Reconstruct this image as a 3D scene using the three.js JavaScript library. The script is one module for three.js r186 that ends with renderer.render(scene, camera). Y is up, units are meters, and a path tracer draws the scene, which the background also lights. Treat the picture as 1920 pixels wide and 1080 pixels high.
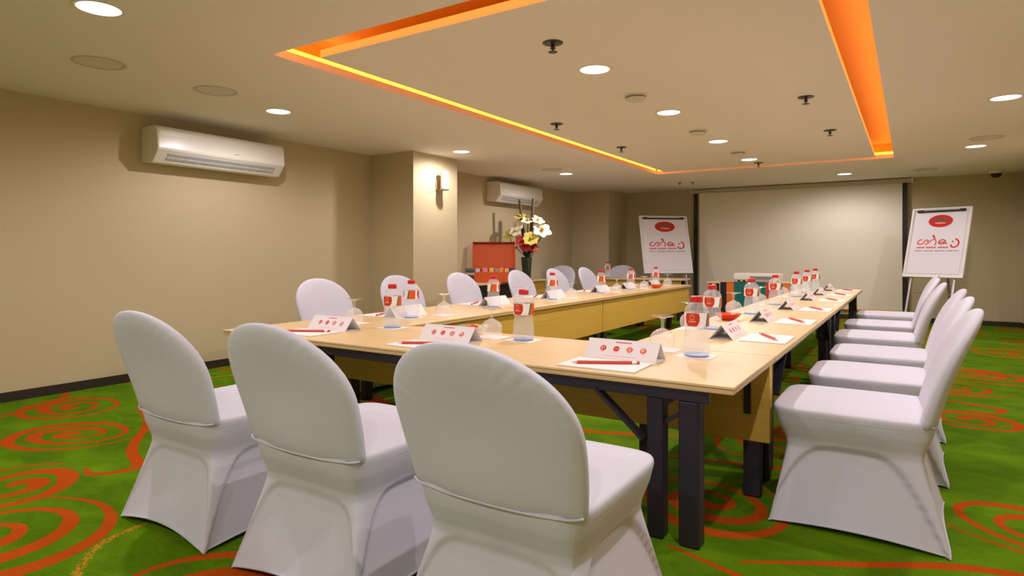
import * as THREE from 'three';
import { RectAreaLightUniformsLib } from 'three/addons/lights/RectAreaLightUniformsLib.js';
import { RoundedBoxGeometry } from 'three/addons/geometries/RoundedBoxGeometry.js';
import { mergeGeometries, mergeVertices } from 'three/addons/utils/BufferGeometryUtils.js';

// ---------------------------------------------------------------- camera, exposure
const scene = new THREE.Scene();
scene.background = new THREE.Color(0x000000);
const F = 1162, EYE = 1.3;
const camera = new THREE.PerspectiveCamera(2 * Math.atan(540 / F) * 180 / Math.PI, 1920 / 1080, 0.05, 60);
const YAW = Math.atan(746 / F);
camera.position.set(0, EYE, 0);
camera.rotation.set(0, YAW, 0);
camera.setViewOffset(1920, 1080, 0, 65, 1920, 1080);
camera.updateProjectionMatrix();
scene.add(camera);

const renderer = new THREE.WebGLRenderer({ antialias: true });
renderer.toneMapping = THREE.LinearToneMapping;
renderer.toneMappingExposure = 1.0;
renderer.shadowMap.enabled = true;
RectAreaLightUniformsLib.init();

const LAMP_CD = 6.6;                       // candela of one ceiling downlight
const LAMP_COLOR = new THREE.Color(1, 0.925, 0.945);
const LED_COLOR = new THREE.Color(1, 0.26, 0.018);
const LED_POWER = 7.5;

// ---------------------------------------------------------------- helpers
let seed = 20240611;
function rnd() { seed = (seed * 1664525 + 1013904223) >>> 0; return seed / 4294967296; }
const rr = (a, b) => a + (b - a) * rnd();
const names = {};
function numbered(n) { const k = names[n] = (names[n] ?? -1) + 1; return k ? n + '_' + String(k).padStart(3, '0') : n; }
function shade(o) { o.castShadow = true; o.receiveShadow = true; return o; }
function mesh(name, g, m, parent) { const o = shade(new THREE.Mesh(g, m)); o.name = name; if (parent) parent.add(o); return o; }
function tag(o, label, category, group) {
  o.userData.label = label; o.userData.category = category; if (group) o.userData.group = group; return o;
}
function thing(name, label, category, [x, y, z] = [0, 0, 0], turn = 0, group) {
  const o = new THREE.Group(); o.name = numbered(name); o.position.set(x, y, z); o.rotation.y = turn; scene.add(o);
  return tag(o, label, category, group);
}
function struct(name, g, m) { const o = mesh(name, g, m, scene); o.userData.kind = 'structure'; return o; }
function dup(root, [x, y, z], turn, label, group) {
  const r = root.clone(); r.name = numbered(root.name.replace(/_\d{3}$/, '')); r.userData = { ...root.userData };
  r.position.set(x, y, z); r.rotation.set(0, turn, 0); scene.add(r);
  if (label) r.userData.label = label; if (group) r.userData.group = group; return r;
}
function bx(x0, x1, y0, y1, z0, z1) {       // box with uv in metres
  const g = new THREE.BoxGeometry(x1 - x0, y1 - y0, z1 - z0); g.translate((x0 + x1) / 2, (y0 + y1) / 2, (z0 + z1) / 2); return uvm(g);
}
function uvm(g) {
  const p = g.attributes.position, n = g.attributes.normal, uv = new Float32Array(p.count * 2);
  for (let i = 0; i < p.count; i++) {
    const ax = Math.abs(n.getX(i)), ay = Math.abs(n.getY(i)), az = Math.abs(n.getZ(i));
    if (ay >= ax && ay >= az) { uv[2 * i] = p.getX(i); uv[2 * i + 1] = -p.getZ(i); }
    else if (ax >= az) { uv[2 * i] = p.getZ(i); uv[2 * i + 1] = p.getY(i); }
    else { uv[2 * i] = p.getX(i); uv[2 * i + 1] = p.getY(i); }
  }
  g.setAttribute('uv', new THREE.BufferAttribute(uv, 2)); return g;
}
function rb(w, h, d, r = 0.006, x = 0, y = 0, z = 0) { const g = new RoundedBoxGeometry(w, h, d, 2, Math.min(r, w / 2.01, h / 2.01, d / 2.01)); g.translate(x, y, z); return uvm(g); }
function rbx(x0, x1, y0, y1, z0, z1, r = 0.005) { return rb(x1 - x0, y1 - y0, z1 - z0, r, (x0 + x1) / 2, (y0 + y1) / 2, (z0 + z1) / 2); }
function bar(a, b, w, d) {                  // square bar from a to b
  const A = new THREE.Vector3(...a), B = new THREE.Vector3(...b), L = A.distanceTo(B);
  const g = new THREE.BoxGeometry(w, L, d);
  const q = new THREE.Quaternion().setFromUnitVectors(new THREE.Vector3(0, 1, 0), B.clone().sub(A).normalize());
  g.applyQuaternion(q); g.translate(...A.add(B).multiplyScalar(0.5).toArray()); return g;
}
function lathe(pts, seg = 32) { return new THREE.LatheGeometry(pts.map(p => new THREE.Vector2(p[0], p[1])), seg); }
function merge(list) { return mergeGeometries(list.map(g => { const q = g.index ? g.toNonIndexed() : g; for (const k of Object.keys(q.attributes)) if (!['position', 'normal', 'uv'].includes(k)) q.deleteAttribute(k); return q; })); }
function canvas(w, h, draw) {
  const c = document.createElement('canvas'); c.width = w; c.height = h; draw(c.getContext('2d'), w, h);
  const t = new THREE.CanvasTexture(c); t.colorSpace = THREE.SRGBColorSpace; t.wrapS = t.wrapT = THREE.RepeatWrapping; t.anisotropy = 8; return t;
}
// tileable value noise as a data texture (linear data, for bump and roughness)
function noiseTex(n, octs, lo, hi, rep, ax = 1, ay = 1) {
  const a = new Float32Array(n * n); let tot = 0;
  for (const [cells, w] of octs) {
    const cx = Math.max(1, Math.round(cells * ax)), cy = Math.max(1, Math.round(cells * ay)), gr = new Float32Array(cx * cy);
    for (let i = 0; i < gr.length; i++) gr[i] = rnd(); tot += w;
    for (let y = 0; y < n; y++) for (let x = 0; x < n; x++) {
      const fx = x / n * cx, fy = y / n * cy, x0 = Math.floor(fx), y0 = Math.floor(fy);
      let u = fx - x0, v = fy - y0; u = u * u * (3 - 2 * u); v = v * v * (3 - 2 * v);
      const g = (i, j) => gr[((y0 + j) % cy) * cx + (x0 + i) % cx];
      a[y * n + x] += w * (g(0, 0) * (1 - u) * (1 - v) + g(1, 0) * u * (1 - v) + g(0, 1) * (1 - u) * v + g(1, 1) * u * v);
    }
  }
  const d = new Uint8Array(n * n * 4);
  for (let i = 0; i < n * n; i++) { const k = Math.round(255 * (lo + (hi - lo) * a[i] / tot)); d[4 * i] = d[4 * i + 1] = d[4 * i + 2] = k; d[4 * i + 3] = 255; }
  const t = new THREE.DataTexture(d, n, n); t.wrapS = t.wrapT = THREE.RepeatWrapping; t.magFilter = THREE.LinearFilter; t.minFilter = THREE.LinearMipmapLinearFilter; t.generateMipmaps = true;
  t.repeat.set(rep, rep); t.needsUpdate = true; return t;
}
const lin = (r, g, b) => new THREE.Color().setRGB(r, g, b);
const std = o => new THREE.MeshStandardMaterial(o);
const phy = o => new THREE.MeshPhysicalMaterial(o);

// ---------------------------------------------------------------- carpet print
const TILE = 4.6;
const carpetTex = canvas(2048, 2048, (c, W) => {
  const S = W / TILE;
  c.fillStyle = 'rgb(94,134,6)'; c.fillRect(0, 0, W, W);
  const wrap = (x, y, r, f) => { for (const dx of [-W, 0, W]) for (const dy of [-W, 0, W]) { const X = x + dx, Y = y + dy; if (X > -r && X < W + r && Y > -r && Y < W + r) f(X, Y); } };
  for (let i = 0; i < 2600; i++) {          // mottled dye lots of the green pile
    const x = rnd() * W, y = rnd() * W, r = rr(20, 120), k = rnd();
    c.fillStyle = k < 0.5 ? 'rgba(60,92,6,0.12)' : 'rgba(112,156,20,0.10)';
    const q = rr(0.25, 0.6), t = rr(-0.6, 0.6);
    wrap(x, y, r, (X, Y) => { c.save(); c.translate(X, Y); c.rotate(t); c.scale(1, q); c.beginPath(); c.arc(0, 0, r, 0, 7); c.fill(); c.restore(); });
  }
  const ink = a => `rgba(186,78,14,${a})`;
  const blob = (x, z, r, col) => { c.fillStyle = col; let X = ((x / TILE) % 1 + 1) % 1 * W, Y = ((z / TILE) % 1 + 1) % 1 * W; wrap(X, Y, r * S + 2, (a, b) => { c.beginPath(); c.arc(a, b, r * S, 0, 7); c.fill(); }); };
  function spiral(x, z, R, turns, dir, ph, sq, tilt, w0) {
    const n = Math.round(turns * 150);
    for (let i = 0; i <= n; i++) {
      const th = i / n * turns * 2 * Math.PI, r = R * (0.07 + 0.93 * Math.pow(i / n, 0.9)) * (1 + 0.05 * Math.sin(2.3 * th + ph));
      const ex = r * Math.cos(dir * th + ph), ez = r * sq * Math.sin(dir * th + ph), ct = Math.cos(tilt), st = Math.sin(tilt);
      const w = w0 * (0.4 + 0.6 * Math.pow(0.5 + 0.5 * Math.cos(dir * th + ph * 1.7), 1.2)) * Math.min(1, 4 * (1 - i / n) + 0.25);
      blob(x + ex * ct - ez * st, z + ex * st + ez * ct, w / 2, ink(1));
    }
  }
  function sweep(pts, w0) {                 // a long ribbon through points
    const cv = new THREE.CatmullRomCurve3(pts.map(p => new THREE.Vector3(p[0], 0, p[1])));
    const n = 260; for (let i = 0; i <= n; i++) { const p = cv.getPoint(i / n); blob(p.x, p.z, w0 / 2 * (0.3 + 0.7 * Math.sin(Math.PI * i / n)), ink(1)); }
  }
  function specks(pts) {
    const cv = new THREE.CatmullRomCurve3(pts.map(p => new THREE.Vector3(p[0], 0, p[1])));
    for (let i = 0; i < 700; i++) { const p = cv.getPoint(rnd()); blob(p.x + rr(-0.018, 0.018), p.z + rr(-0.018, 0.018), rr(0.002, 0.005), rnd() < 0.6 ? 'rgb(196,152,42)' : 'rgb(186,104,32)'); }
  }
  const sp = [[-3.52, -1.08, 0.52, 3.4], [-4.2, -1.42, 0.36, 3.0], [-5.05, -2.05, 0.5, 3.6], [-5.95, -2.42, 0.46, 3.3], [-5.485, -3.29, 0.42, 3.4], [-4.05, -3.75, 0.5, 3.7],
    [-6.75, -1.35, 0.45, 3.2], [-6.8, -3.35, 0.44, 3.3], [-4.25, -2.72, 0.42, 3.2], [-3.15, -2.3, 0.42, 3.2], [-5.3, -4.6, 0.5, 3.6], [-6.35, -4.85, 0.4, 3], [-3.0, -4.2, 0.38, 3], [-5.25, -0.95, 0.3, 2.6]];
  sp.forEach(([x, z, R, t], i) => spiral(x, z, R * 1.06, t - 0.75, i % 2 ? 1 : -1, i * 1.9 + 0.4, rr(0.66, 0.95), rr(-0.7, 0.7), rr(0.08, 0.105)));
  sweep([[-4.2, -1.76], [-4.05, -1.74], [-3.95, -1.92], [-4.35, -2.1], [-4.95, -2.5], [-5.5, -2.7]], 0.07);
  sweep([[-3.0, -3.0], [-3.6, -3.15], [-4.3, -3.2], [-4.8, -2.95], [-5.2, -2.72]], 0.06);
  sweep([[-6.3, -1.6], [-6.1, -1.9], [-6.4, -2.5], [-6.9, -2.7]], 0.065);
  sweep([[-5.9, -3.9], [-5.4, -4.0], [-4.8, -4.2], [-4.5, -4.9]], 0.065);
  sweep([[-7.1, -4.0], [-6.6, -4.1], [-6.2, -4.25], [-5.9, -4.4]], 0.06);
  sweep([[-4.6, -0.75], [-4.9, -1.35], [-5.5, -1.5], [-5.9, -1.15]], 0.06);
  specks([[-3.1, -1.55], [-3.05, -1.35], [-2.87, -1.18], [-2.7, -1.1]]); specks([[-4.7, -3.6], [-4.8, -3.85], [-4.65, -4.05]]);
  specks([[-6.0, -3.55], [-6.15, -3.75], [-6.05, -4.0]]);
  const im = c.getImageData(0, 0, W, W), d = im.data;    // fibre grain
  for (let i = 0; i < d.length; i += 4) { const k = 0.9 + 0.2 * rnd(); d[i] *= k; d[i + 1] *= k; d[i + 2] *= k; }
  c.putImageData(im, 0, 0);
});
// canvas rows run down while uv v runs up: world z -> v = -z / TILE with flipY
carpetTex.repeat.set(1 / TILE, 1 / TILE);
const pileBump = noiseTex(512, [[128, 1], [256, 1]], 0, 1, 1.6);

// ---------------------------------------------------------------- materials
const wallBump = noiseTex(512, [[24, 1], [96, 1.4], [220, 1.2]], 0, 1, 0.9, 1, 0.6);
const M = {
  carpet: phy({ map: carpetTex, roughness: 1, specularIntensity: 0.15, bumpMap: pileBump, bumpScale: 0.004 }),
  wall: std({ color: lin(0.555, 0.463, 0.285), roughness: 0.82, bumpMap: wallBump, bumpScale: 0.0012 }),
  ceiling: std({ color: lin(0.91, 0.83, 0.735), roughness: 0.9 }),
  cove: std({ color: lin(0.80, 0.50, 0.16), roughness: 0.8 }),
  base: std({ color: lin(0.028, 0.018, 0.014), roughness: 0.45 }),
  cloth: phy({ color: lin(0.63, 0.635, 0.735), roughness: 0.85, sheen: 0.25, sheenRoughness: 0.6, bumpMap: noiseTex(256, [[5, 1], [11, 1], [128, 0.5]], 0, 1, 1.2), bumpScale: 0.0016 }),
  darkMetal: std({ color: lin(0.028, 0.024, 0.036), roughness: 0.42, metalness: 0.2 }),
  blackMetal: std({ color: lin(0.012, 0.011, 0.012), roughness: 0.5 }),
  white: phy({ color: lin(0.80, 0.77, 0.70), roughness: 0.32, clearcoat: 0.3, clearcoatRoughness: 0.2 }),
  paper: std({ color: lin(0.88, 0.87, 0.88), roughness: 0.8 }),
  fixture: std({ color: lin(0.82, 0.76, 0.66), roughness: 0.5 }),
  cap: std({ color: lin(0.62, 0.012, 0.012), roughness: 0.35 }),
  bottle: phy({ color: lin(0.97, 0.985, 1), roughness: 0.08, transmission: 0.78, thickness: 0, ior: 1.33 }),
  glass: phy({ color: lin(1, 1, 1), roughness: 0.04, transmission: 0.88, thickness: 0, ior: 1.5 }),
  red: std({ color: lin(0.60, 0.07, 0.035), roughness: 0.45 }),
  orange: std({ color: lin(0.70, 0.105, 0.012), roughness: 0.6 }),
};
function woodTex(r, g, b, v) {
  return canvas(1024, 512, (c, W, H) => {
    c.fillStyle = `rgb(${r},${g},${b})`; c.fillRect(0, 0, W, H);
    for (let i = 0; i < 900; i++) {
      const y = rnd() * H, x = rnd() * W, l = rr(80, 600), dk = rnd() < 0.55;
      c.fillStyle = dk ? `rgba(${r * 0.8 | 0},${g * 0.74 | 0},${b * 0.62 | 0},${rr(0.04, v)})` : `rgba(255,240,205,${rr(0.03, v * 0.8)})`;
      c.fillRect(x, y, l, rr(0.6, 2.6)); if (x + l > W) c.fillRect(x - W, y, l, 1.5);
    }
  });
}
const topTex = woodTex(224, 194, 140, 0.16); topTex.repeat.set(0.6, 1.2);
const panTex = woodTex(204, 166, 66, 0.14); panTex.repeat.set(0.6, 1.2);
M.tableTop = phy({ map: topTex, roughness: 0.45, clearcoat: 0.06, clearcoatRoughness: 0.3 });
M.edge = std({ color: lin(0.62, 0.43, 0.20), roughness: 0.5 });
M.panel = std({ map: panTex, roughness: 0.5 });

// ---------------------------------------------------------------- room shell
const CEIL = 2.73, XL = -6.65, XR = 1.66, ZF = -14.0, ZB = 1.7, T = 0.2;
const HOLE = { x0: -3.86, x1: -0.2, z0: -10.88, z1: -2.82 }, LIP = 0.06, GAP = 0.235, CAV = 2.96;
struct('floor', bx(XL - T, XR + T, -T, 0, ZF - T, ZB + T), M.carpet);
struct('wall_left', bx(XL - T, XL, 0, CEIL, ZF - T, ZB + T), M.wall);
struct('wall_right', bx(XR, XR + T, 0, CEIL, ZF - T, ZB + T), M.wall);
struct('wall_far', bx(XL, XR, 0, CEIL, ZF - T, ZF), M.wall);
struct('wall_back', bx(XL, XR, 0, CEIL, ZB, ZB + T), M.wall);
const COLS = { a: [XL, -5.82, -7.515, -6.52], b: [XL, -5.72, ZF, -12.95] };
struct('wall_pillar', bx(COLS.a[0], COLS.a[1], 0, CEIL, COLS.a[2], COLS.a[3]), M.wall);
struct('wall_corner_pillar', bx(COLS.b[0], COLS.b[1], 0, CEIL, COLS.b[2], COLS.b[3]), M.wall);
{ // outer ceiling with the cove opening
  const s = new THREE.Shape([[XL - T, ZF - T], [XR + T, ZF - T], [XR + T, ZB + T], [XL - T, ZB + T]].map(p => new THREE.Vector2(p[0], -p[1])));
  s.holes.push(new THREE.Path([[HOLE.x0, HOLE.z0], [HOLE.x0, HOLE.z1], [HOLE.x1, HOLE.z1], [HOLE.x1, HOLE.z0]].map(p => new THREE.Vector2(p[0], -p[1]))));
  const g = new THREE.ExtrudeGeometry(s, { depth: LIP, bevelEnabled: false }); g.rotateX(-Math.PI / 2); g.translate(0, CEIL, 0);
  struct('ceiling', g, M.ceiling);
  const i = HOLE, m = 0.16;
  struct('ceiling_panel', bx(i.x0 + GAP, i.x1 - GAP, CEIL, CEIL + 0.055, i.z0 + GAP, i.z1 - GAP), M.ceiling);
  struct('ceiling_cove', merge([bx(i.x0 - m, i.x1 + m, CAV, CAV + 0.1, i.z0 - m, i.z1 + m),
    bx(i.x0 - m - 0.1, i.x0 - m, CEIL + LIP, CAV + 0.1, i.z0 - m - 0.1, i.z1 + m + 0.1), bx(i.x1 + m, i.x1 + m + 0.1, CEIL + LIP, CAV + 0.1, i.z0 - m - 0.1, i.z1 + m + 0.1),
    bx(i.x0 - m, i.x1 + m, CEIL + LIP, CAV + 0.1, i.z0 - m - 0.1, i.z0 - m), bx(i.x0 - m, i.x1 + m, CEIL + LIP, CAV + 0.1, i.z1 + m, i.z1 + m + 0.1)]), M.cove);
}
{ // dark baseboards
  const b = 0.085, d = 0.015, A = COLS.a, B = COLS.b;
  struct('baseboard_left', merge([bx(XL, XL + d, 0, b, A[3], ZB), bx(XL, A[1] + d, 0, b, A[3], A[3] + d), bx(A[1], A[1] + d, 0, b, A[2], A[3]), bx(XL, A[1] + d, 0, b, A[2] - d, A[2]),
    bx(XL, XL + d, 0, b, B[3], A[2] - d), bx(XL, B[1] + d, 0, b, B[3], B[3] + d), bx(B[1], B[1] + d, 0, b, ZF, B[3])]), M.base);
  struct('baseboard_far', bx(B[1] + d, XR, 0, b, ZF, ZF + d), M.base);
  struct('baseboard_right', bx(XR - d, XR, 0, b, ZF + d, ZB), M.base);
  struct('baseboard_back', bx(XL + d, XR - d, 0, b, ZB - d, ZB), M.base);
}
// ---------------------------------------------------------------- orange light strips in the cove
{
  const led = std({ color: lin(0.2, 0.1, 0.03), emissive: LED_COLOR, emissiveIntensity: 7 });
  const y0 = CEIL + LIP, hh = 0.04, i = HOLE, o = 0.03;
  const side = [['left', [i.x0 - o, (i.z0 + i.z1) / 2], i.z1 - i.z0, Math.PI / 2], ['right', [i.x1 + o, (i.z0 + i.z1) / 2], i.z1 - i.z0, -Math.PI / 2],
    ['far', [(i.x0 + i.x1) / 2, i.z0 - o], i.x1 - i.x0, 0], ['near', [(i.x0 + i.x1) / 2, i.z1 + o], i.x1 - i.x0, Math.PI]];
  const words = { left: 'long glowing orange light strip in the ceiling cove on the air conditioner side', right: 'long glowing orange light strip in the ceiling cove above the right chairs',
    far: 'short glowing orange light strip in the ceiling cove nearest the projection screen', near: 'short glowing orange light strip in the ceiling cove end nearest the three front chairs' };
  for (const [k, [x, z], L, turn] of side) {
    const t = thing('cove_light_strip', words[k], 'light strip', [x, y0, z], turn, 'orange cove light strips');
    mesh('strip', rb(L, hh, 0.014, 0.004, 0, hh / 2, 0), led, t);
    mesh('channel', rb(L, 0.008, 0.03, 0.002, 0, 0.004, -0.024), M.fixture, t);
    const a = new THREE.RectAreaLight(LED_COLOR, LED_POWER, L, hh); a.position.set(0, hh / 2 + 0.003, 0.010); a.lookAt(0, hh / 2 + 0.003, 1);
    a.rotation.set(0, Math.PI, 0); t.add(a);
  }
}
// ---------------------------------------------------------------- ceiling fittings
const lens = std({ color: lin(0.9, 0.9, 0.9), emissive: LAMP_COLOR, emissiveIntensity: 5 });
const trimG = lathe([[0.112, 0.0], [0.115, -0.006], [0.132, -0.007], [0.137, -0.003], [0.137, 0.0]], 40);
const lensG = lathe([[0.0, -0.006], [0.06, -0.0058], [0.112, -0.0035]], 40);
function downlight(x, z, label) {
  const t = thing('ceiling_downlight', label, 'downlight', [x, CEIL, z], 0, 'round ceiling downlights');
  mesh('trim_ring', trimG, M.fixture, t); mesh('lens', lensG, lens, t);
  const s = new THREE.SpotLight(LAMP_COLOR, LAMP_CD, 0, 88 * Math.PI / 180, 0.36, 2);
  s.position.set(0, -0.02, 0); s.target.position.set(0, -2, 0); s.castShadow = true; s.shadow.radius = 1.6; s.shadow.mapSize.set(1024, 1024); s.shadow.bias = -0.0005; t.add(s); t.add(s.target);
}
[[-3.98, -1.74, 'large bright downlight in the corner of the ceiling above the leftmost front chair'], [-5.35, -3.98, 'bright downlight on the ceiling beside the near air conditioner'],
  [-5.3, -6.94, 'bright downlight beside the pillar with the wall lamp'], [-5.2, -9.9, 'bright downlight near the far air conditioner'],
  [-2.06, -4.4, 'nearest and largest of the four downlights inside the orange cove'], [-2.06, -6.15, 'second nearest downlight inside the orange cove'],
  [-2.06, -8.08, 'third nearest downlight inside the orange cove'], [-2.06, -9.89, 'farthest downlight inside the orange cove'],
  [-0.99, -12.62, 'bright downlight right in front of the projection screen'], [0.74, -7.23, 'bright downlight at the right edge above the chairs'], [0.74, -10.3, 'bright downlight above the right flip chart side'],
  [-0.1, -1.74, 'downlight above the near right corner, out of view'], [0.74, -4.2, 'downlight above the nearest right chair, out of view'],
  [-3.98, 0.9, 'downlight behind the viewer on the left, out of view'], [-2.05, 0.9, 'downlight behind the viewer in the middle, out of view'], [-0.1, 0.9, 'downlight behind the viewer on the right, out of view'],
].forEach(a => downlight(...a));
{ // ceiling loudspeaker covers
  const rim = lathe([[0.15, 0], [0.155, -0.004], [0.17, -0.006], [0.178, -0.003], [0.178, 0]], 40), gr = lathe([[0, -0.006], [0.08, -0.0055], [0.15, -0.002]], 40);
  const gm = std({ color: lin(0.76, 0.68, 0.6), roughness: 0.85 }), rm = std({ color: lin(0.6, 0.52, 0.44), roughness: 0.6 });
  [[-5.12, -2.24, 'round flush ceiling speaker nearest the left edge'], [-5.14, -3.18, 'round flush ceiling speaker above the near air conditioner'], [-5.14, -9.27, 'small looking round ceiling speaker near the far air conditioner'],
    [0.8, -9.62, 'round ceiling speaker by the right far downlight'], [0.22, -12.7, 'round ceiling speaker above the screen end']].forEach(([x, z, l]) => {
    const t = thing('ceiling_speaker', l, 'speaker', [x, CEIL, z], 0, 'round ceiling speakers'); mesh('rim', rim, rm, t); mesh('grille', gr, gm, t);
  });
  const sd = std({ color: lin(0.72, 0.66, 0.55), roughness: 0.5 }), sdk = std({ color: lin(0.2, 0.18, 0.15), roughness: 0.6 });
  const b1 = lathe([[0.10, 0], [0.10, -0.012], [0.092, -0.016]], 32), b2 = lathe([[0.088, -0.016], [0.088, -0.028]], 32), b3 = lathe([[0.094, -0.026], [0.094, -0.034], [0.075, -0.048], [0.03, -0.054], [0, -0.055]], 32);
  [[-2.09, -5.33, 'nearest round smoke detector between the cove downlights'], [-2.08, -7.25, 'middle round smoke detector between the cove downlights'], [-2.04, -9.09, 'farthest round smoke detector between the cove downlights']].forEach(([x, z, l]) => {
    const t = thing('smoke_detector', l, 'smoke detector', [x, CEIL, z], 0, 'smoke detectors'); mesh('base', b1, sd, t); mesh('vent_ring', b2, sdk, t); mesh('cover', b3, sd, t);
  });
  const chrome = std({ color: lin(0.10, 0.085, 0.075), roughness: 0.35, metalness: 0.7 });
  const esc = lathe([[0.07, 0], [0.068, -0.006], [0.05, -0.012], [0.016, -0.014]], 28), stem = lathe([[0.012, -0.012], [0.012, -0.03], [0.018, -0.034], [0.018, -0.042], [0.006, -0.044], [0.006, -0.062]], 16), dfl = lathe([[0, -0.062], [0.03, -0.062], [0.032, -0.066], [0, -0.067]], 16);
  [[-2.04, -3.69, 'nearest dark fire sprinkler on the cove panel'], [-3.28, -6.02, 'dark fire sprinkler near the left cove edge, nearer one'], [-3.27, -7.82, 'dark fire sprinkler near the left cove edge, farther one'],
    [-0.8, -6.22, 'dark fire sprinkler near the right cove edge, nearer one'], [-0.78, -8.05, 'dark fire sprinkler near the right cove edge, farther one'], [-2.01, -10.33, 'dark fire sprinkler past the farthest cove downlight'],
    [-3.92, -12.4, 'left one of the two small sprinklers before the screen'], [-3.68, -12.46, 'right one of the two small sprinklers before the screen']].forEach(([x, z, l], i) => {
    const t = thing('fire_sprinkler', l, 'sprinkler', [x, CEIL, z], 0, 'fire sprinklers'); if (i > 5) t.scale.setScalar(0.7); mesh('flange', esc, chrome, t); mesh('stem', stem, chrome, t); mesh('deflector', dfl, chrome, t);
  });
  const d = thing('dome_camera', 'small dark dome camera on the ceiling above the right far corner', 'camera', [1.26, CEIL, -13.6]);
  mesh('mount', lathe([[0.10, 0], [0.10, -0.03], [0.085, -0.045]], 28), M.fixture, d); mesh('dome', lathe([[0.08, -0.043], [0.075, -0.08], [0.05, -0.108], [0, -0.12]], 28), M.blackMetal, d);
}
// ---------------------------------------------------------------- air conditioners
function airCon(z0, z1, y0, y1, label) {
  const L = z1 - z0, H = y1 - y0, t = thing('air_conditioner', label, 'air conditioner', [XL, y0, (z0 + z1) / 2], Math.PI / 2, 'wall air conditioners'); // local x along wall, z out of it
  const prof = new THREE.Shape(); const D = 0.3;
  prof.moveTo(0, 0.02); prof.lineTo(0, H); prof.lineTo(D * 0.72, H); prof.quadraticCurveTo(D * 0.93, H, D * 0.95, H - 0.06); prof.lineTo(D, 0.15); prof.quadraticCurveTo(D * 1.01, 0.125, D * 0.97, 0.115); prof.lineTo(D * 0.66, 0.01); prof.quadraticCurveTo(D * 0.62, 0.0, D * 0.5, 0.0); prof.lineTo(0, 0.02);
  const g = new THREE.ExtrudeGeometry(prof, { depth: L - 0.03, bevelEnabled: true, bevelSize: 0.012, bevelThickness: 0.015, bevelSegments: 3, curveSegments: 8 });
  g.rotateY(-Math.PI / 2); g.translate((L - 0.03) / 2, 0, 0.012);
  mesh('housing', g, M.white, t);
  mesh('front_panel', (() => { const q = rb(L - 0.05, H - 0.19, 0.012, 0.005); q.rotateX(-0.06); q.translate(0, H / 2 + 0.062, D * 0.985 + 0.012); return q; })(), M.white, t);
  const ang = Math.atan2(0.105, D * 0.31), cy = 0.0625, cz = D * 0.815 + 0.012;   // sloping outlet under the front panel
  const tilt = (q, off, up = 0) => { q.rotateX(-ang); q.translate(0, cy - off * Math.cos(ang) + up * Math.sin(ang), cz + off * Math.sin(ang) + up * Math.cos(ang)); return q; };
  mesh('outlet', tilt(rb(L * 0.86, 0.012, 0.118, 0.004), 0.001), std({ color: lin(0.04, 0.04, 0.045), roughness: 0.6 }), t);
  const fl = std({ color: lin(0.45, 0.46, 0.5), roughness: 0.35 });
  mesh('louver', tilt(rb(L * 0.84, 0.006, 0.034, 0.002), 0.014, 0.03), fl, t); mesh('louver', tilt(rb(L * 0.84, 0.006, 0.03, 0.002), 0.016, -0.018), fl, t);
  for (let i = -5; i <= 5; i++) if (i) mesh('vane', tilt(rb(0.006, 0.012, 0.1, 0.002, i * L * 0.073, 0, 0), 0.008), fl, t);
  mesh('indicator', rb(0.05, 0.012, 0.004, 0.002, L * 0.08, 0.17, D + 0.022), std({ color: lin(0.45, 0.45, 0.48), roughness: 0.3 }), t);
}
airCon(-4.8, -3.3, EYE + 0.93, EYE + 1.285, 'large white wall air conditioner on the near left wall');
airCon(-11.03, -9.47, EYE + 0.97, EYE + 1.32, 'smaller looking white air conditioner behind the flowers');
{ // wall lamp, switched off
  const t = thing('wall_sconce', 'unlit white glass cylinder wall lamp on the pillar', 'wall lamp', [COLS.a[1], EYE + 0.9, -7.05], Math.PI / 2);
  mesh('backplate', rb(0.11, 0.16, 0.02, 0.008, 0, 0.1, 0.01), std({ color: lin(0.5, 0.42, 0.3), roughness: 0.3, metalness: 0.6 }), t);
  mesh('arm', merge([rb(0.03, 0.02, 0.12, 0.005, 0, 0.02, 0.07)]), std({ color: lin(0.4, 0.33, 0.24), roughness: 0.3, metalness: 0.7 }), t);
  mesh('holder', (() => { const g = lathe([[0, 0.01], [0.05, 0.012], [0.062, 0.02], [0.062, 0.035], [0, 0.036]], 28); g.translate(0, 0, 0.13); return g; })(), std({ color: lin(0.4, 0.33, 0.24), roughness: 0.3, metalness: 0.7 }), t);
  mesh('glass_shade', (() => { const g = lathe([[0.052, 0.036], [0.058, 0.05], [0.058, 0.28], [0.05, 0.29], [0, 0.29]], 28); g.translate(0, 0, 0.13); return g; })(), std({ color: lin(0.82, 0.78, 0.7), roughness: 0.35 }), t);
}
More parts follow.
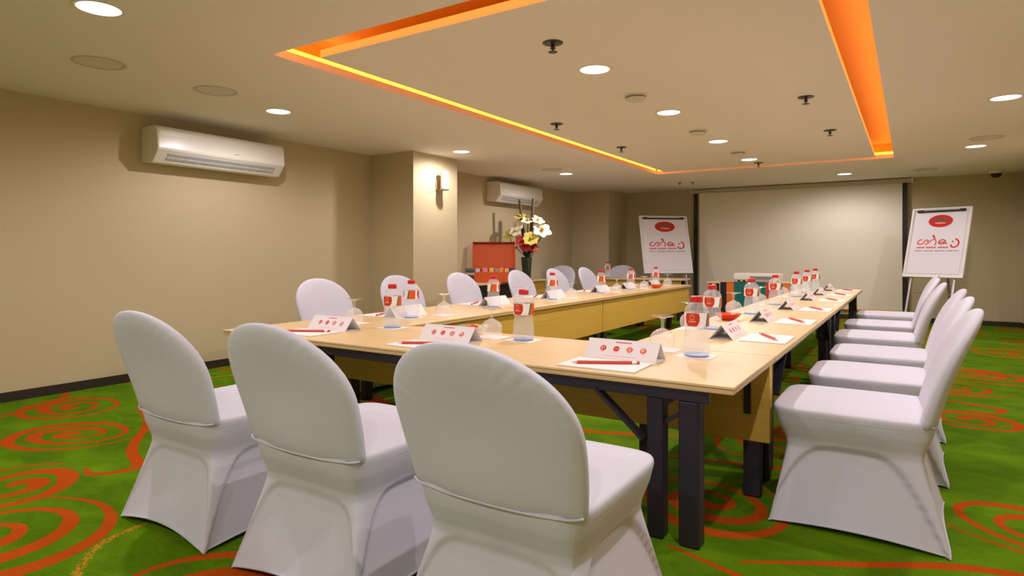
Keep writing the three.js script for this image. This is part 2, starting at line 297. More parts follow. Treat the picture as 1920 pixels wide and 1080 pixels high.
// ---------------------------------------------------------------- projection screen
{
  const t = thing('projection_screen', 'pulled down projection screen with black side borders', 'projection screen', [-2.04, 0, ZF + 0.09]);
  const m = std({ color: lin(0.84, 0.775, 0.66), roughness: 0.7 });
  const W = 1.98, y0 = EYE - 1.12, y1 = EYE + 1.335;
  mesh('screen_surface', bx(-W + 0.06, W - 0.06, y0 + 0.03, y1, -0.004, 0.004), m, t);
  for (const s of [-1, 1]) mesh('black_border', bx(s * W - 0.06, s * W + 0.02, y0 - 0.08, y1, -0.006, 0.006), M.blackMetal, t);
  mesh('casing', rbx(-W - 0.1, W + 0.1, y1, y1 + 0.085, -0.07, 0.07, 0.02), std({ color: lin(0.5, 0.43, 0.32), roughness: 0.5 }), t);
  mesh('bottom_bar', rbx(-W + 0.05, W - 0.05, y0 + 0.0, y0 + 0.035, -0.014, 0.014, 0.008), M.cove, t);
  for (const s of [-1, 1]) mesh('cap', rbx(s * (W + 0.1) - 0.012, s * (W + 0.1) + 0.012, y1 - 0.01, y1 + 0.09, -0.075, 0.075, 0.005), M.fixture, t);
}
// ---------------------------------------------------------------- flip charts
const chartTex = canvas(640, 900, (c, W, H) => {
  c.fillStyle = 'rgb(232,228,238)'; c.fillRect(0, 0, W, H);
  c.fillStyle = 'rgb(205,44,22)'; c.beginPath(); c.ellipse(330, 130, 150, 92, 0, 0, 7); c.fill();
  c.fillStyle = 'rgb(128,84,84)'; c.beginPath(); c.ellipse(330, 112, 112, 24, 0, 0, 7); c.fill();
  c.fillStyle = 'rgb(236,150,130)'; c.beginPath(); c.ellipse(330, 160, 70, 13, 0, 0, 7); c.fill();
  c.strokeStyle = 'rgb(206,58,44)'; c.lineCap = 'round'; c.lineJoin = 'round';
  const pen = (w, f) => { c.lineWidth = w; c.beginPath(); f(); c.stroke(); };
  pen(15, () => { c.moveTo(130, 400); c.bezierCurveTo(60, 420, 70, 480, 130, 470); c.bezierCurveTo(170, 460, 150, 420, 190, 410); c.bezierCurveTo(220, 405, 220, 430, 195, 440); });
  pen(14, () => { c.moveTo(180, 470); c.bezierCurveTo(230, 480, 220, 420, 260, 410); c.bezierCurveTo(300, 380, 290, 350, 262, 352); c.bezierCurveTo(290, 380, 330, 440, 300, 480); });
  pen(16, () => { c.moveTo(345, 430); c.bezierCurveTo(380, 390, 430, 410, 425, 440); c.bezierCurveTo(410, 480, 350, 480, 345, 445); c.bezierCurveTo(390, 440, 420, 440, 445, 470); });
  pen(20, () => { c.moveTo(548, 400); c.bezierCurveTo(600, 420, 600, 500, 545, 515); c.bezierCurveTo(510, 522, 492, 500, 500, 484); });
  c.fillStyle = 'rgb(206,58,44)'; c.beginPath(); c.arc(515, 435, 12, 0, 7); c.fill(); c.beginPath(); c.arc(268, 345, 12, 0, 7); c.fill();
  c.fillStyle = 'rgb(214,84,74)'; for (let x = 74, i = 0; x < 470; i++) { const w = 8 + (i * 37 % 11); if (!(i % 9 == 7)) c.fillRect(x, 506, w, 24); x += w + 3; }
  c.fillStyle = 'rgb(120,116,150)'; for (let x = 56, i = 0; x < 600; i++) { const w = 5 + (i * 29 % 9); if (i % 11 != 8) c.fillRect(x, 560, w, 13 + (i * 13 % 6)); x += w + 4; }
  c.fillStyle = 'rgba(190,184,202,0.9)'; c.fillRect(10, 610, W - 20, 3);
});
chartTex.wrapS = chartTex.wrapT = THREE.ClampToEdgeWrapping;
function flipChart(x, yc, z, yaw, lean, w, h, label) {
  const t = thing('flip_chart', label, 'flip chart', [x, 0, z], yaw, 'flip chart easels');
  const bd = new THREE.Matrix4().makeRotationX(-lean).setPosition(0, yc, 0), put = g => g.applyMatrix4(bd);
  const fm = std({ color: lin(0.78, 0.76, 0.78), roughness: 0.35 });
  mesh('board', put(rb(w - 0.03, h - 0.03, 0.018, 0.004)), fm, t);
  mesh('frame', put(merge([rbx(-w / 2, w / 2, h / 2 - 0.035, h / 2, -0.016, 0.02, 0.008), rbx(-w / 2, w / 2, -h / 2, -h / 2 + 0.04, -0.016, 0.026, 0.008), rbx(-w / 2, -w / 2 + 0.04, -h / 2, h / 2, -0.016, 0.02, 0.008), rbx(w / 2 - 0.04, w / 2, -h / 2, h / 2, -0.016, 0.02, 0.008)])), fm, t);
  const pg = new THREE.BoxGeometry(w - 0.12, h - 0.15, 0.006); pg.translate(0, -0.01, 0.014);
  const sheet = std({ map: chartTex, roughness: 0.85 });
  mesh('paper', put(pg), sheet, t);
  mesh('clamp_bar', put(rb(w - 0.16, 0.028, 0.016, 0.005, 0, h / 2 - 0.065, 0.024)), M.blackMetal, t);
  for (const s of [-1, 1]) mesh('clamp_knob', put(rb(0.09, 0.04, 0.03, 0.01, s * (w / 2 - 0.13), h / 2 - 0.06, 0.026)), M.blackMetal, t);
  const lm = std({ color: lin(0.32, 0.3, 0.32), roughness: 0.35, metalness: 0.6 });
  const yb = yc - h / 2 * Math.cos(lean), zt = -h / 2 * Math.sin(lean), yt = yc + h / 2 * Math.cos(lean);
  const k = Math.tan(lean);
  for (const s of [-1, 1]) mesh('leg', bar([s * w * 0.36, 0, yc * k - 0.03], [s * w * 0.36, yt - 0.1, zt - 0.01], 0.03, 0.03), lm, t);
  mesh('rear_leg', bar([0, 0, zt - 0.35], [0, yt - 0.12, zt - 0.02], 0.03, 0.03), lm, t);
  mesh('brace', bar([-w * 0.36, yb - 0.25, (yc - yb + 0.25) * k - 0.03], [w * 0.36, yb - 0.25, (yc - yb + 0.25) * k - 0.03], 0.02, 0.02), lm, t);
}
flipChart(-4.386, EYE + 0.189, -12.9, 0.755, 0.246, 1.1, 1.272, 'flip chart easel with red logo standing left of the screen');
flipChart(0.372, EYE + 0.176, -12.2, -0.422, 0.319, 0.873, 1.202, 'flip chart easel with red logo standing right of the screen');

// ---------------------------------------------------------------- folding tables
const TH = 0.745, CH = 0.8;
function makeTable(L, D, label, pos, turn) { // sitter side +z, modesty panel at -z
  const t = thing('folding_table', label, 'table', pos, turn, 'wood topped folding tables');
  mesh('table_top', rbx(-L / 2, L / 2, TH - 0.012, TH, -D / 2, D / 2, 0.003), M.tableTop, t);
  mesh('edge_band', rbx(-L / 2 + 0.003, L / 2 - 0.003, TH - 0.036, TH - 0.0125, -D / 2 + 0.003, D / 2 - 0.003, 0.006), M.edge, t);
  const zf = D / 2 - 0.11, zr = -D / 2 + 0.08, yt = TH - 0.036;
  mesh('rail', rbx(-L / 2 + 0.12, L / 2 - 0.12, yt - 0.062, yt, zf + 0.02, zf + 0.05, 0.004), M.darkMetal, t);
  mesh('modesty_panel', rbx(-L / 2 + 0.008, L / 2 - 0.008, TH - 0.445, yt, -D / 2 + 0.04, -D / 2 + 0.115, 0.004), M.panel, t);
  for (const s of [-1, 1]) {
    const xa = s * (L / 2 - 0.21), xc = s * (L / 2 - 0.37);
    mesh('leg', rbx(xa - 0.047, xa + 0.047, 0, yt - 0.06, zf - 0.045, zf + 0.045, 0.012), M.darkMetal, t);
    mesh('leg', rbx(s * (L / 2 - 0.1) - 0.045, s * (L / 2 - 0.1) + 0.045, 0, TH - 0.44, zr - 0.035, zr + 0.03, 0.012), M.darkMetal, t);
    mesh('leg', rbx(xc - 0.04, xc + 0.04, 0, yt - 0.06, zf - 0.05, zf + 0.03, 0.012), M.darkMetal, t);
    mesh('leg', rbx(xc - 0.04, xc + 0.04, 0, yt - 0.06, zr + 0.16, zr + 0.24, 0.012), M.darkMetal, t);
    mesh('leg_brace', bar([xa, yt - 0.1, zf], [xc, yt - 0.2, zf - 0.01], 0.02, 0.04), M.darkMetal, t);
    mesh('folding_brace', bar([s * (L / 2 - 0.66), yt - 0.05, zf + 0.035], [s * (L / 2 - 0.42), yt - 0.26, zf + 0.035], 0.016, 0.05), M.darkMetal, t);
    mesh('cross_bar', bar([xc, yt - 0.1, zf], [xc, yt - 0.1, zr + 0.2], 0.03, 0.05), M.darkMetal, t);
    mesh('bracket', rbx(s * (L / 2 - 0.12) - 0.018, s * (L / 2 - 0.12) + 0.018, TH - 0.30, yt - 0.02, -D / 2 + 0.115, -D / 2 + 0.127, 0.003), M.blackMetal, t);
  }
  return t;
}
const ZN0 = -2.65, ZN1 = -3.58, RZ = -3.588, RL = 3.652;
makeTable(3.59, 0.93, 'long wood topped table across the front with three chairs behind it', [-2.405, 0, (ZN0 + ZN1) / 2], 0);
const RX0 = -1.455, RX1 = -0.61, LX0 = -4.2, LX1 = -3.24;
makeTable(RL, RX1 - RX0, 'nearer wood topped table of the right row', [(RX0 + RX1) / 2, 0, RZ - RL / 2], Math.PI / 2);
makeTable(RL, RX1 - RX0, 'farther wood topped table of the right row', [(RX0 + RX1) / 2, 0, RZ - RL * 1.5 - 0.006], Math.PI / 2);
makeTable(RL, LX1 - LX0, 'nearer wood topped table of the left row with yellow front panel', [(LX0 + LX1) / 2, 0, RZ - RL / 2], -Math.PI / 2);
makeTable(RL, LX1 - LX0, 'farther wood topped table of the left row with yellow front panel', [(LX0 + LX1) / 2, 0, RZ - RL * 1.5 - 0.006], -Math.PI / 2);

// ---------------------------------------------------------------- chairs in stretch covers
function gridGeo(nu, nv, f, closeU) {      // indexed grid, smooth normals
  const pos = [], uv = [], idx = [];
  for (let j = 0; j <= nv; j++) for (let i = 0; i <= nu; i++) { const p = f(i / nu, j / nv); pos.push(p[0], p[1], p[2]); uv.push(i / nu * 2, j / nv); }
  for (let j = 0; j < nv; j++) for (let i = 0; i < nu; i++) { const a = j * (nu + 1) + i, b = a + 1, c = a + nu + 1, d = c + 1; idx.push(a, b, d, a, d, c); }
  let g = new THREE.BufferGeometry(); g.setAttribute('position', new THREE.Float32BufferAttribute(pos, 3)); g.setAttribute('uv', new THREE.Float32BufferAttribute(uv, 2)); g.setIndex(idx);
  g.computeVertexNormals();
  if (closeU) { const n = g.attributes.normal; for (let j = 0; j <= nv; j++) { const a = j * (nu + 1), b = a + nu; const v = new THREE.Vector3(n.getX(a) + n.getX(b), n.getY(a) + n.getY(b), n.getZ(a) + n.getZ(b)).normalize(); n.setXYZ(a, v.x, v.y, v.z); n.setXYZ(b, v.x, v.y, v.z); } }
  return g;
}
const sm = (a, b, x) => { const t = Math.min(1, Math.max(0, (x - a) / (b - a))); return t * t * (3 - 2 * t); };
const TOPY = 1.045, BOTY = 0.505;
const table1 = (rows, y) => { // smooth interpolation in a table of [height, value]
  if (y >= rows[0][0]) return rows[0][1];
  for (let i = 1; i < rows.length; i++) if (y >= rows[i][0]) { const t = (y - rows[i][0]) / (rows[i - 1][0] - rows[i][0]); return rows[i][1] + (rows[i - 1][1] - rows[i][1]) * t; }
  return rows[rows.length - 1][1];
};
const backZ = y => -0.288 - 0.365 * (y - 0.5) + 0.018 * Math.sin((y - 0.5) * 5.5);
function planarUV(g, a, b) { const p = g.attributes.position, u = g.attributes.uv; for (let i = 0; i < p.count; i++) u.setXY(i, p.getComponent(i, a), p.getComponent(i, b)); return g; }
function backGeo() {
  const W = 0.345, yc = 0.75, ys = 0.775;
  const halfW = y => y > ys ? W * Math.pow(Math.max(0, 1 - Math.pow((y - ys) / (TOPY - ys), 2.1)), 1 / 2.1) : W - 0.03 * Math.pow((ys - y) / (ys - BOTY), 1.6);
  const edge = th => { // radius of the outline in direction th from (0, yc)
    const c = Math.cos(th), s = Math.sin(th); let lo = 0, hi = 0.6;
    for (let k = 0; k < 30; k++) { const m = (lo + hi) / 2, x = Math.abs(m * c), y = yc + m * s; const low = BOTY + 0.02 * Math.pow(x / W, 6) + 0.012 * x / W; (y < TOPY && y > low && x < halfW(y)) ? lo = m : hi = m; }
    return lo;
  };
  const N = 120, R = []; for (let i = 0; i < N; i++) R.push(edge(i / N * 2 * Math.PI));
  const Tk = 0.036;
  return planarUV(gridGeo(N, 44, (u, v) => {
    const i = Math.round(u * N) % N, th = i / N * 2 * Math.PI, q = v * 2 - 1;        // -1 rear centre, 0 rim, 1 front centre
    const r = Math.abs(q) < 1 ? 1 - Math.pow(Math.abs(q), 1.9) : 0, sgn = Math.sign(q);
    const x = R[i] * r * Math.cos(th), y = yc + R[i] * r * Math.sin(th);
    let d = Tk * Math.pow(1 - Math.pow(r, 8), 0.42) * sgn;
    if (sgn < 0) d *= 1 - 0.35 * Math.exp(-Math.pow(x / 0.2, 2) - Math.pow((y - 0.8) / 0.17, 2)) * (r < 0.98 ? 1 : 0);
    // puckers where the stretched cloth turns over the shoulder
    const pk = 0.002 * Math.sin(th * 50 + 2 * Math.sin(th * 7)) * sm(0.6, 0.88, r) * (1 - sm(0.93, 1, r)) * sm(0.1, 0.45, Math.sin(th)) * (1 - sm(0.86, 0.99, Math.sin(th)));
    return [x, y, backZ(y) + d + sgn * pk + 0.03 * Math.pow(x / W, 2)];
  }, true), 0, 1);
}
// plan of the cover at height y, panel k (0 right, 1 rear, 2 left, 3 front), position s along it
const WID = [[0.55, 0.325], [0.53, 0.324], [0.47, 0.311], [0.43, 0.298], [0.40, 0.287], [0.37, 0.283], [0.3, 0.297], [0.15, 0.331], [0, 0.368]];
const ZFR = [[0.55, 0.365], [0.53, 0.365], [0.47, 0.349], [0.43, 0.33], [0.40, 0.314], [0.36, 0.306], [0.3, 0.314], [0.15, 0.344], [0, 0.375]];
const ZRE = [[0.55, 0.318], [0.53, 0.318], [0.47, 0.306], [0.43, 0.292], [0.40, 0.28], [0.37, 0.276], [0.3, 0.29], [0.15, 0.332], [0, 0.378]];
const EXP = [[0.55, 7], [0.43, 8], [0.3, 13], [0, 22]];
function plan(k, s, y, inset = 0) {
  const e = 2 * s - 1, q = [[1, -e], [-e, -1], [-1, e], [e, 1]][k], ex = table1(EXP, y);
  const n = Math.pow(Math.pow(Math.abs(q[0]), ex) + Math.pow(Math.abs(q[1]), ex), 1 / ex), ux = q[0] / n, uz = q[1] / n;
  const inw = [[-1, 0], [0, 1], [1, 0], [0, -1]][k];
  return [ux * table1(WID, y) + inw[0] * inset, uz * (uz > 0 ? table1(ZFR, y) : table1(ZRE, y)) + inw[1] * inset];
}
const PER = 36, RING = PER * 4;
const ringAt = u => { const i = Math.round(u * RING) % RING, k = Math.floor(i / PER), t = (i % PER) / PER; return [k, t < 0.5 ? 0.5 * Math.pow(2 * t, 1.5) : 1 - 0.5 * Math.pow(2 - 2 * t, 1.5)]; };
function seatGeo() {                        // cushion top with a crisp rolled edge
  const prof = [[0.99, 0.515], [1.0, 0.53], [1.0, 0.54], [0.996, 0.546], [0.986, 0.551], [0.965, 0.5545], [0.9, 0.559], [0.75, 0.563], [0.4, 0.567], [0, 0.568]];
  return planarUV(gridGeo(RING, prof.length - 1, (u, v) => { const [k, s] = ringAt(u), [m, y] = prof[Math.round(v * (prof.length - 1))], p = plan(k, s, 0.55); return [p[0] * m, y, 0.0235 + (p[1] - 0.0235) * m]; }, true), 0, 2);
}
function skirtGeo() {
  return gridGeo(RING, 56, (u, v) => {
    const [k, s] = ringAt(u), e = 2 * s - 1, side = k % 2 === 0;
    const hem = 0.004 + [0.02, 0.04, 0.02, 0.03][k] * (1 - e * e), y = hem + (0.535 - hem) * v;
    const arch = side ? 0.385 - 0.36 * Math.pow(Math.abs(e + (k === 0 ? 0.06 : -0.06)), 4.5) : 0.37 - 0.32 * Math.pow(Math.abs(e), 9);
    const ins = (1 - sm(arch - 0.03, arch + 0.006, y)) * (side ? 0.02 : 0.012) * sm(0, 0.05, 1 - Math.abs(e)) + 0.018 * (1 - e * e) * Math.sin(Math.PI * Math.min(1, y / 0.5));
    const fold = side ? 0 : 0.004 * Math.sin(e * 9 + k) * sm(0.05, 0.3, y) * (1 - e * e) * (1 - sm(0.3, 0.42, y));
    const p = plan(k, s, y, ins + fold);
    return [p[0], y, p[1]];
  }, true);
}
const bg = backGeo(), sg = seatGeo(), kg = skirtGeo();
{ const p = kg.attributes.position, u = kg.attributes.uv; for (let i = 0; i < p.count; i++) u.setXY(i, (i % (RING + 1)) / RING * 2.6, p.getY(i)); }
// stitched seam along the foot of the backrest, and the hem cord
const seamG = new THREE.TubeGeometry(new THREE.CatmullRomCurve3([-0.318, -0.29, -0.2, -0.1, 0, 0.1, 0.2, 0.29, 0.318].map(x => { const y = 0.527 + 0.02 * Math.pow(x / 0.345, 4); return new THREE.Vector3(x, y, backZ(y) - 0.0315 + 0.03 * Math.pow(x / 0.345, 2) + (Math.abs(x) > 0.3 ? 0.012 : 0)); })), 40, 0.004, 6, false);
function hemG() {
  const pts = [], p = kg.attributes.position; for (let i = 0; i < RING; i++) pts.push(new THREE.Vector3(p.getX(i), p.getY(i) + 0.004, p.getZ(i)));
  return new THREE.TubeGeometry(new THREE.CatmullRomCurve3(pts, true), RING, 0.0045, 6, true);
}
const hg = hemG();
let chair0;
function chair(x, z, turn, label, group) {
  if (chair0) return dup(chair0, [x, 0, z], turn, label, group);
  const t = chair0 = thing('banquet_chair', label, 'chair', [x, 0, z], turn, group);
  mesh('backrest', bg, M.cloth, t); mesh('seat', sg, M.cloth, t); mesh('skirt', kg, M.cloth, t); mesh('seam', seamG, M.cloth, t); mesh('hem', hg, M.cloth, t);
  return t;
}
[[-2.915, 'leftmost of the three white covered chairs with backs to the viewer'], [-2.0, 'middle one of the three white covered chairs with backs to the viewer'], [-1.1, 'nearest and largest white covered chair, back to the viewer']]
  .forEach(([x, l]) => chair(x, -1.89, Math.PI, l, 'chairs at the front table'));
const ord = ['first', 'second', 'third', 'fourth', 'fifth', 'sixth'];
[[-0.215, -3.56], [-0.18, -4.53], [-0.155, -5.5], [-0.225, -6.6], [-0.235, -7.75], [-0.2, -9.0]].forEach(([x, z], i) => chair(x, z, -Math.PI / 2, `white covered chair of the right row, ${ord[i]} from the viewer`, 'chairs at the right row'));
[-4.23, -5.37, -6.55, -8.0, -9.15, -10.33].forEach((z, i) => chair(-4.6, z, Math.PI / 2, `white covered chair behind the left row, ${ord[i]} from the viewer`, 'chairs at the left row'));
chair(-6.2, -11.2, 0, 'white covered chair at the left wall beyond the side counter', 'chairs at the back table');
chair(-5.3, -12.3, 0, 'white covered chair behind the small back table beside the left flip chart', 'chairs at the back table');

// ---------------------------------------------------------------- table settings
const labelTex = canvas(1024, 256, (c, W, H) => {
  c.fillStyle = 'rgb(244,244,248)'; c.fillRect(0, 0, W, H);
  const face = x => {
    c.fillStyle = 'rgb(196,48,18)'; c.beginPath(); c.ellipse(x, 118, 100, 66, 0, 0, 7); c.fill();
    c.strokeStyle = 'rgb(228,150,96)'; c.lineWidth = 7; c.beginPath(); c.ellipse(x, 112, 30, 16, 0, 0, 7); c.stroke();
    c.fillStyle = 'rgb(232,176,120)'; c.fillRect(x - 48, 136, 96, 7);
    c.fillStyle = 'rgb(60,60,76)'; c.beginPath(); c.arc(x + 20, 222, 13, 0, 7); c.fill();
  };
  face(128); face(640);
  for (const x of [384, 896]) {
    c.fillStyle = 'rgb(222,88,16)'; c.beginPath(); c.moveTo(x - 60, 232); c.lineTo(x + 10, 16); c.lineTo(x + 118, 16); c.lineTo(x + 100, 232); c.fill();
    c.fillStyle = 'rgb(58,120,74)'; c.beginPath(); c.moveTo(x - 96, 232); c.lineTo(x - 14, 16); c.lineTo(x + 10, 16); c.lineTo(x - 60, 232); c.fill();
  }
});
M.label = std({ map: labelTex, roughness: 0.5 });
let bottle0;
function bottle(x, z, turn, label, y = TH + 0.0025) {
  if (bottle0) return dup(bottle0, [x, y, z], turn, label);
  const t = bottle0 = thing('water_bottle', label, 'water bottle', [x, y, z], turn, 'water bottles on the tables');
  const pr = [[0, 0.008], [0.03, 0.004], [0.056, 0], [0.065, 0.006], [0.069, 0.02], [0.0685, 0.05], [0.066, 0.09], [0.06, 0.13], [0.0575, 0.145], [0.06, 0.156], [0.0645, 0.164], [0.0645, 0.235], [0.0625, 0.25], [0.054, 0.266], [0.038, 0.281], [0.028, 0.288], [0.027, 0.296], [0, 0.297]];
  mesh('body', lathe(pr, 28), M.bottle, t);
  mesh('base', lathe([[0, 0.0], [0.052, 0.0], [0.064, 0.006], [0.066, 0.012], [0, 0.012]], 28), std({ color: lin(0.28, 0.45, 0.78), roughness: 0.3 }), t);
  mesh('label_sleeve', lathe([[0.0655, 0.163], [0.0662, 0.165], [0.0662, 0.233], [0.0655, 0.236]], 36), M.label, t);
  mesh('cap', lathe([[0.026, 0.29], [0.032, 0.291], [0.0325, 0.316], [0.03, 0.322], [0, 0.323]], 24), M.cap, t);
  return t;
}
let goblet0;
function goblet(x, z, label) {             // stands upside down on its rim
  if (goblet0) return dup(goblet0, [x, TH + 0.0025, z], 0, label);
  const t = goblet0 = thing('goblet', label, 'goblet', [x, TH + 0.0025, z], 0, 'upturned goblets on the tables');
  mesh('bowl', lathe([[0.062, 0], [0.0645, 0.0], [0.071, 0.03], [0.073, 0.055], [0.068, 0.08], [0.05, 0.102], [0.025, 0.115], [0.01, 0.122], [0.009, 0.12], [0.023, 0.112], [0.048, 0.099], [0.0655, 0.078], [0.0705, 0.055], [0.0685, 0.03], [0.062, 0]], 28), M.glass, t);
  mesh('stem', lathe([[0, 0.118], [0.011, 0.121], [0.0085, 0.135], [0.0085, 0.155], [0.013, 0.176], [0, 0.178]], 16), M.glass, t);
  mesh('foot', lathe([[0, 0.174], [0.014, 0.177], [0.04, 0.186], [0.064, 0.190], [0.066, 0.193], [0.04, 0.1925], [0, 0.192]], 28), M.glass, t);
  return t;
}
let coaster0;
function coaster(x, z, label, turn = 0) {
  if (coaster0) return dup(coaster0, [x, TH + 0.0002, z], turn, label);
  coaster0 = mesh(numbered('coaster'), rb(0.19, 0.002, 0.17, 0.0008, 0, 0.001, 0), M.paper, scene); coaster0.position.set(x, TH + 0.0002, z); coaster0.rotation.y = turn;
  return tag(coaster0, label, 'coaster', 'white paper coasters');
}
let pad0;
function pad(x, z, turn, label) {
  if (pad0) return dup(pad0, [x, TH + 0.0003, z], turn, label);
  const t = pad0 = thing('notepad', label, 'notepad', [x, TH + 0.0003, z], turn, 'white notepads');
  mesh('pages', rb(0.40, 0.005, 0.27, 0.0012, 0, 0.0025, 0), M.paper, t);
  mesh('top_sheet', rb(0.40, 0.0008, 0.269, 0.0003, 0.002, 0.0056, 0.002), M.paper, t);
  return t;
}
let pencil0;
const steel = std({ color: lin(0.7, 0.72, 0.76), roughness: 0.3, metalness: 0.7 });
function pencil(x, z, turn, label) {
  const y = TH + 0.0064 + 0.0078;
  if (pencil0) return dup(pencil0, [x, y, z], turn, label);
  const t = pencil0 = thing('pencil', label, 'pencil', [x, y, z], turn, 'red pencils');
  const rot = g => { g.rotateZ(-Math.PI / 2); return g; };
  mesh('barrel', rot((() => { const g = new THREE.CylinderGeometry(0.009, 0.009, 0.27, 6); return g; })()), M.red, t);
  mesh('tip', rot((() => { const g = new THREE.CylinderGeometry(0.009, 0.001, 0.03, 10); g.translate(0, -0.15, 0); return g; })()), std({ color: lin(0.75, 0.62, 0.45), roughness: 0.7 }), t);
  mesh('ferrule', rot((() => { const g = new THREE.CylinderGeometry(0.0085, 0.0085, 0.022, 12); g.translate(0, 0.146, 0); return g; })()), steel, t);
  mesh('eraser', rot((() => { const g = new THREE.CylinderGeometry(0.008, 0.008, 0.016, 12); g.translate(0, 0.164, 0); return g; })()), M.red, t);
  return t;
}
const cardTex = canvas(1024, 320, (c, W, H) => {
  c.fillStyle = 'rgb(238,234,240)'; c.fillRect(0, 0, W, H);
  c.fillStyle = 'rgb(214,66,46)';
  for (let x = 410, i = 0; x < 620; i++) { const w = 9 + (i * 17 % 10); c.fillRect(x, 34, w, 22); x += w + 4; }
  [[250, 'a'], [440, 'b'], [630, 'c'], [820, 'd']].forEach(([x], i) => {
    c.fillStyle = i < 2 ? 'rgb(216,62,36)' : 'rgb(222,96,72)';
    c.beginPath(); c.arc(x, 150, 44, 0, 7); c.fill();
    c.fillStyle = 'rgba(246,226,218,0.85)';
    if (i === 0) { c.fillRect(x - 24, 128, 14, 44); c.fillRect(x + 4, 120, 10, 34); } else if (i === 1) { c.fillRect(x - 30, 146, 60, 6); } else if (i === 2) { c.beginPath(); c.arc(x, 152, 24, 0, 7); c.fill(); c.fillStyle = 'rgb(222,96,72)'; c.fillRect(x - 22, 146, 44, 14); } else { c.beginPath(); c.arc(x - 6, 142, 26, 0, 7); c.fill(); c.fillStyle = 'rgb(222,96,72)'; c.fillRect(x - 20, 136, 34, 12); }
    c.fillStyle = 'rgba(222,110,90,0.5)'; c.fillRect(x - 30, 206, 60, 8);
  });
  c.fillStyle = 'rgba(214,120,104,0.55)'; for (let x = 300, i = 0; x < 740; i++) { const w = 8 + (i * 23 % 12); c.fillRect(x, 262, w, 10); x += w + 5; }
});
M.card = std({ map: cardTex, roughness: 0.7, side: THREE.DoubleSide });
let card0;
function card(x, z, turn, label) {         // tent card, printed face towards +z
  if (card0) return dup(card0, [x, TH + 0.0003, z], turn, label);
  const t = card0 = thing('tent_card', label, 'tent card', [x, TH + 0.0003, z], turn, 'folded tent cards');
  const h = 0.094, d = 0.075, L = 0.40, sl = Math.hypot(h, d), a = Math.atan2(d, h);
  const face = (dir) => { const g = new THREE.BoxGeometry(L, sl, 0.0022); g.rotateX(-dir * a); g.translate(0, h / 2, dir * d / 2); return g; };
  mesh('front_panel', face(1), M.card, t); mesh('rear_panel', face(-1), M.paper, t);
  mesh('base_flap', new THREE.BoxGeometry(L, 0.0012, 2 * d - 0.012).translate(0, 0.0007, 0), M.paper, t);
  return t;
}
function setting(kind, i, x, z, b, g) {
  const bt = Math.atan2(-b[0], -b[1]) - (kind === 'left' ? 2.5 : kind === 'right' || i === 2 ? 1.15 : 1.45);   // which side of the sleeve looks out // kind: front / right / left table
  const turn = { front: 0, right: Math.PI / 2, left: -Math.PI / 2 }[kind], n = { front: ['leftmost', 'middle', 'rightmost'][i], right: ord[i], left: ord[i] }[kind];
  const where = kind === 'front' ? `at the ${n} place of the front table` : `on the ${kind} row, ${n} from the viewer`;
  const s = Math.sin(turn), c = Math.cos(turn), at = (lx, lz) => [x + lx * c + lz * s, z - lx * s + lz * c];  // local +z towards the sitter
  let p = at(0, 0.12 + 0.01); pad(p[0], p[1], turn + (kind === 'front' ? rr(-0.04, 0.04) : 0), `blank white notepad ${where}`);
  p = at(kind === 'front' ? 0 : 0.02, 0.135); pencil(p[0], p[1], turn + (kind === 'left' ? 0.4 : 0.5), `red pencil lying on the notepad ${where}`);
  p = at(0, -0.115); card(p[0], p[1], turn, `white tent card with red icons ${where}`);
  coaster(b[0], b[1], `white paper coaster under the water bottle ${where}`, turn); bottle(b[0], b[1], bt, `red capped water bottle ${where}`);
  if (g) { coaster(g[0], g[1], `white paper coaster under the goblet ${where}`, turn); goblet(g[0], g[1], `upside down glass goblet ${where}`); }
}
// labels: u runs round the sleeve; faces at u = .125 and .625, orange at .375 and .875
setting('front', 0, -3.55, -3.0, [-3.25, -3.41], [-3.72, -3.47]);
setting('front', 1, -2.47, -3.0, [-2.075, -3.37], [-2.33, -3.38]);
setting('front', 2, -1.275, -2.97, [-0.968, -3.35], [-1.2, -3.475]);
[[-4.27, -4.6], [-5.45, -5.94], [-6.72, -7.12], [-8.15, -8.6], [-9.25, -9.55], [-10.36, -10.45]].forEach(([zc, zb], i) => setting('right', i, -0.905, zc, [-1.215, zb], [-1.36, zb + 0.06]));
[[-4.1, -4.0], [-5.5, -5.25], [-6.8, -6.5], [-8.2, -7.9], [-9.2, -8.98], [-10.35, -10.1]].forEach(([zc, zb], i) => setting('left', i, -3.86, zc, [-3.61, zb - 0.02], [-3.52, zb - 0.35]));
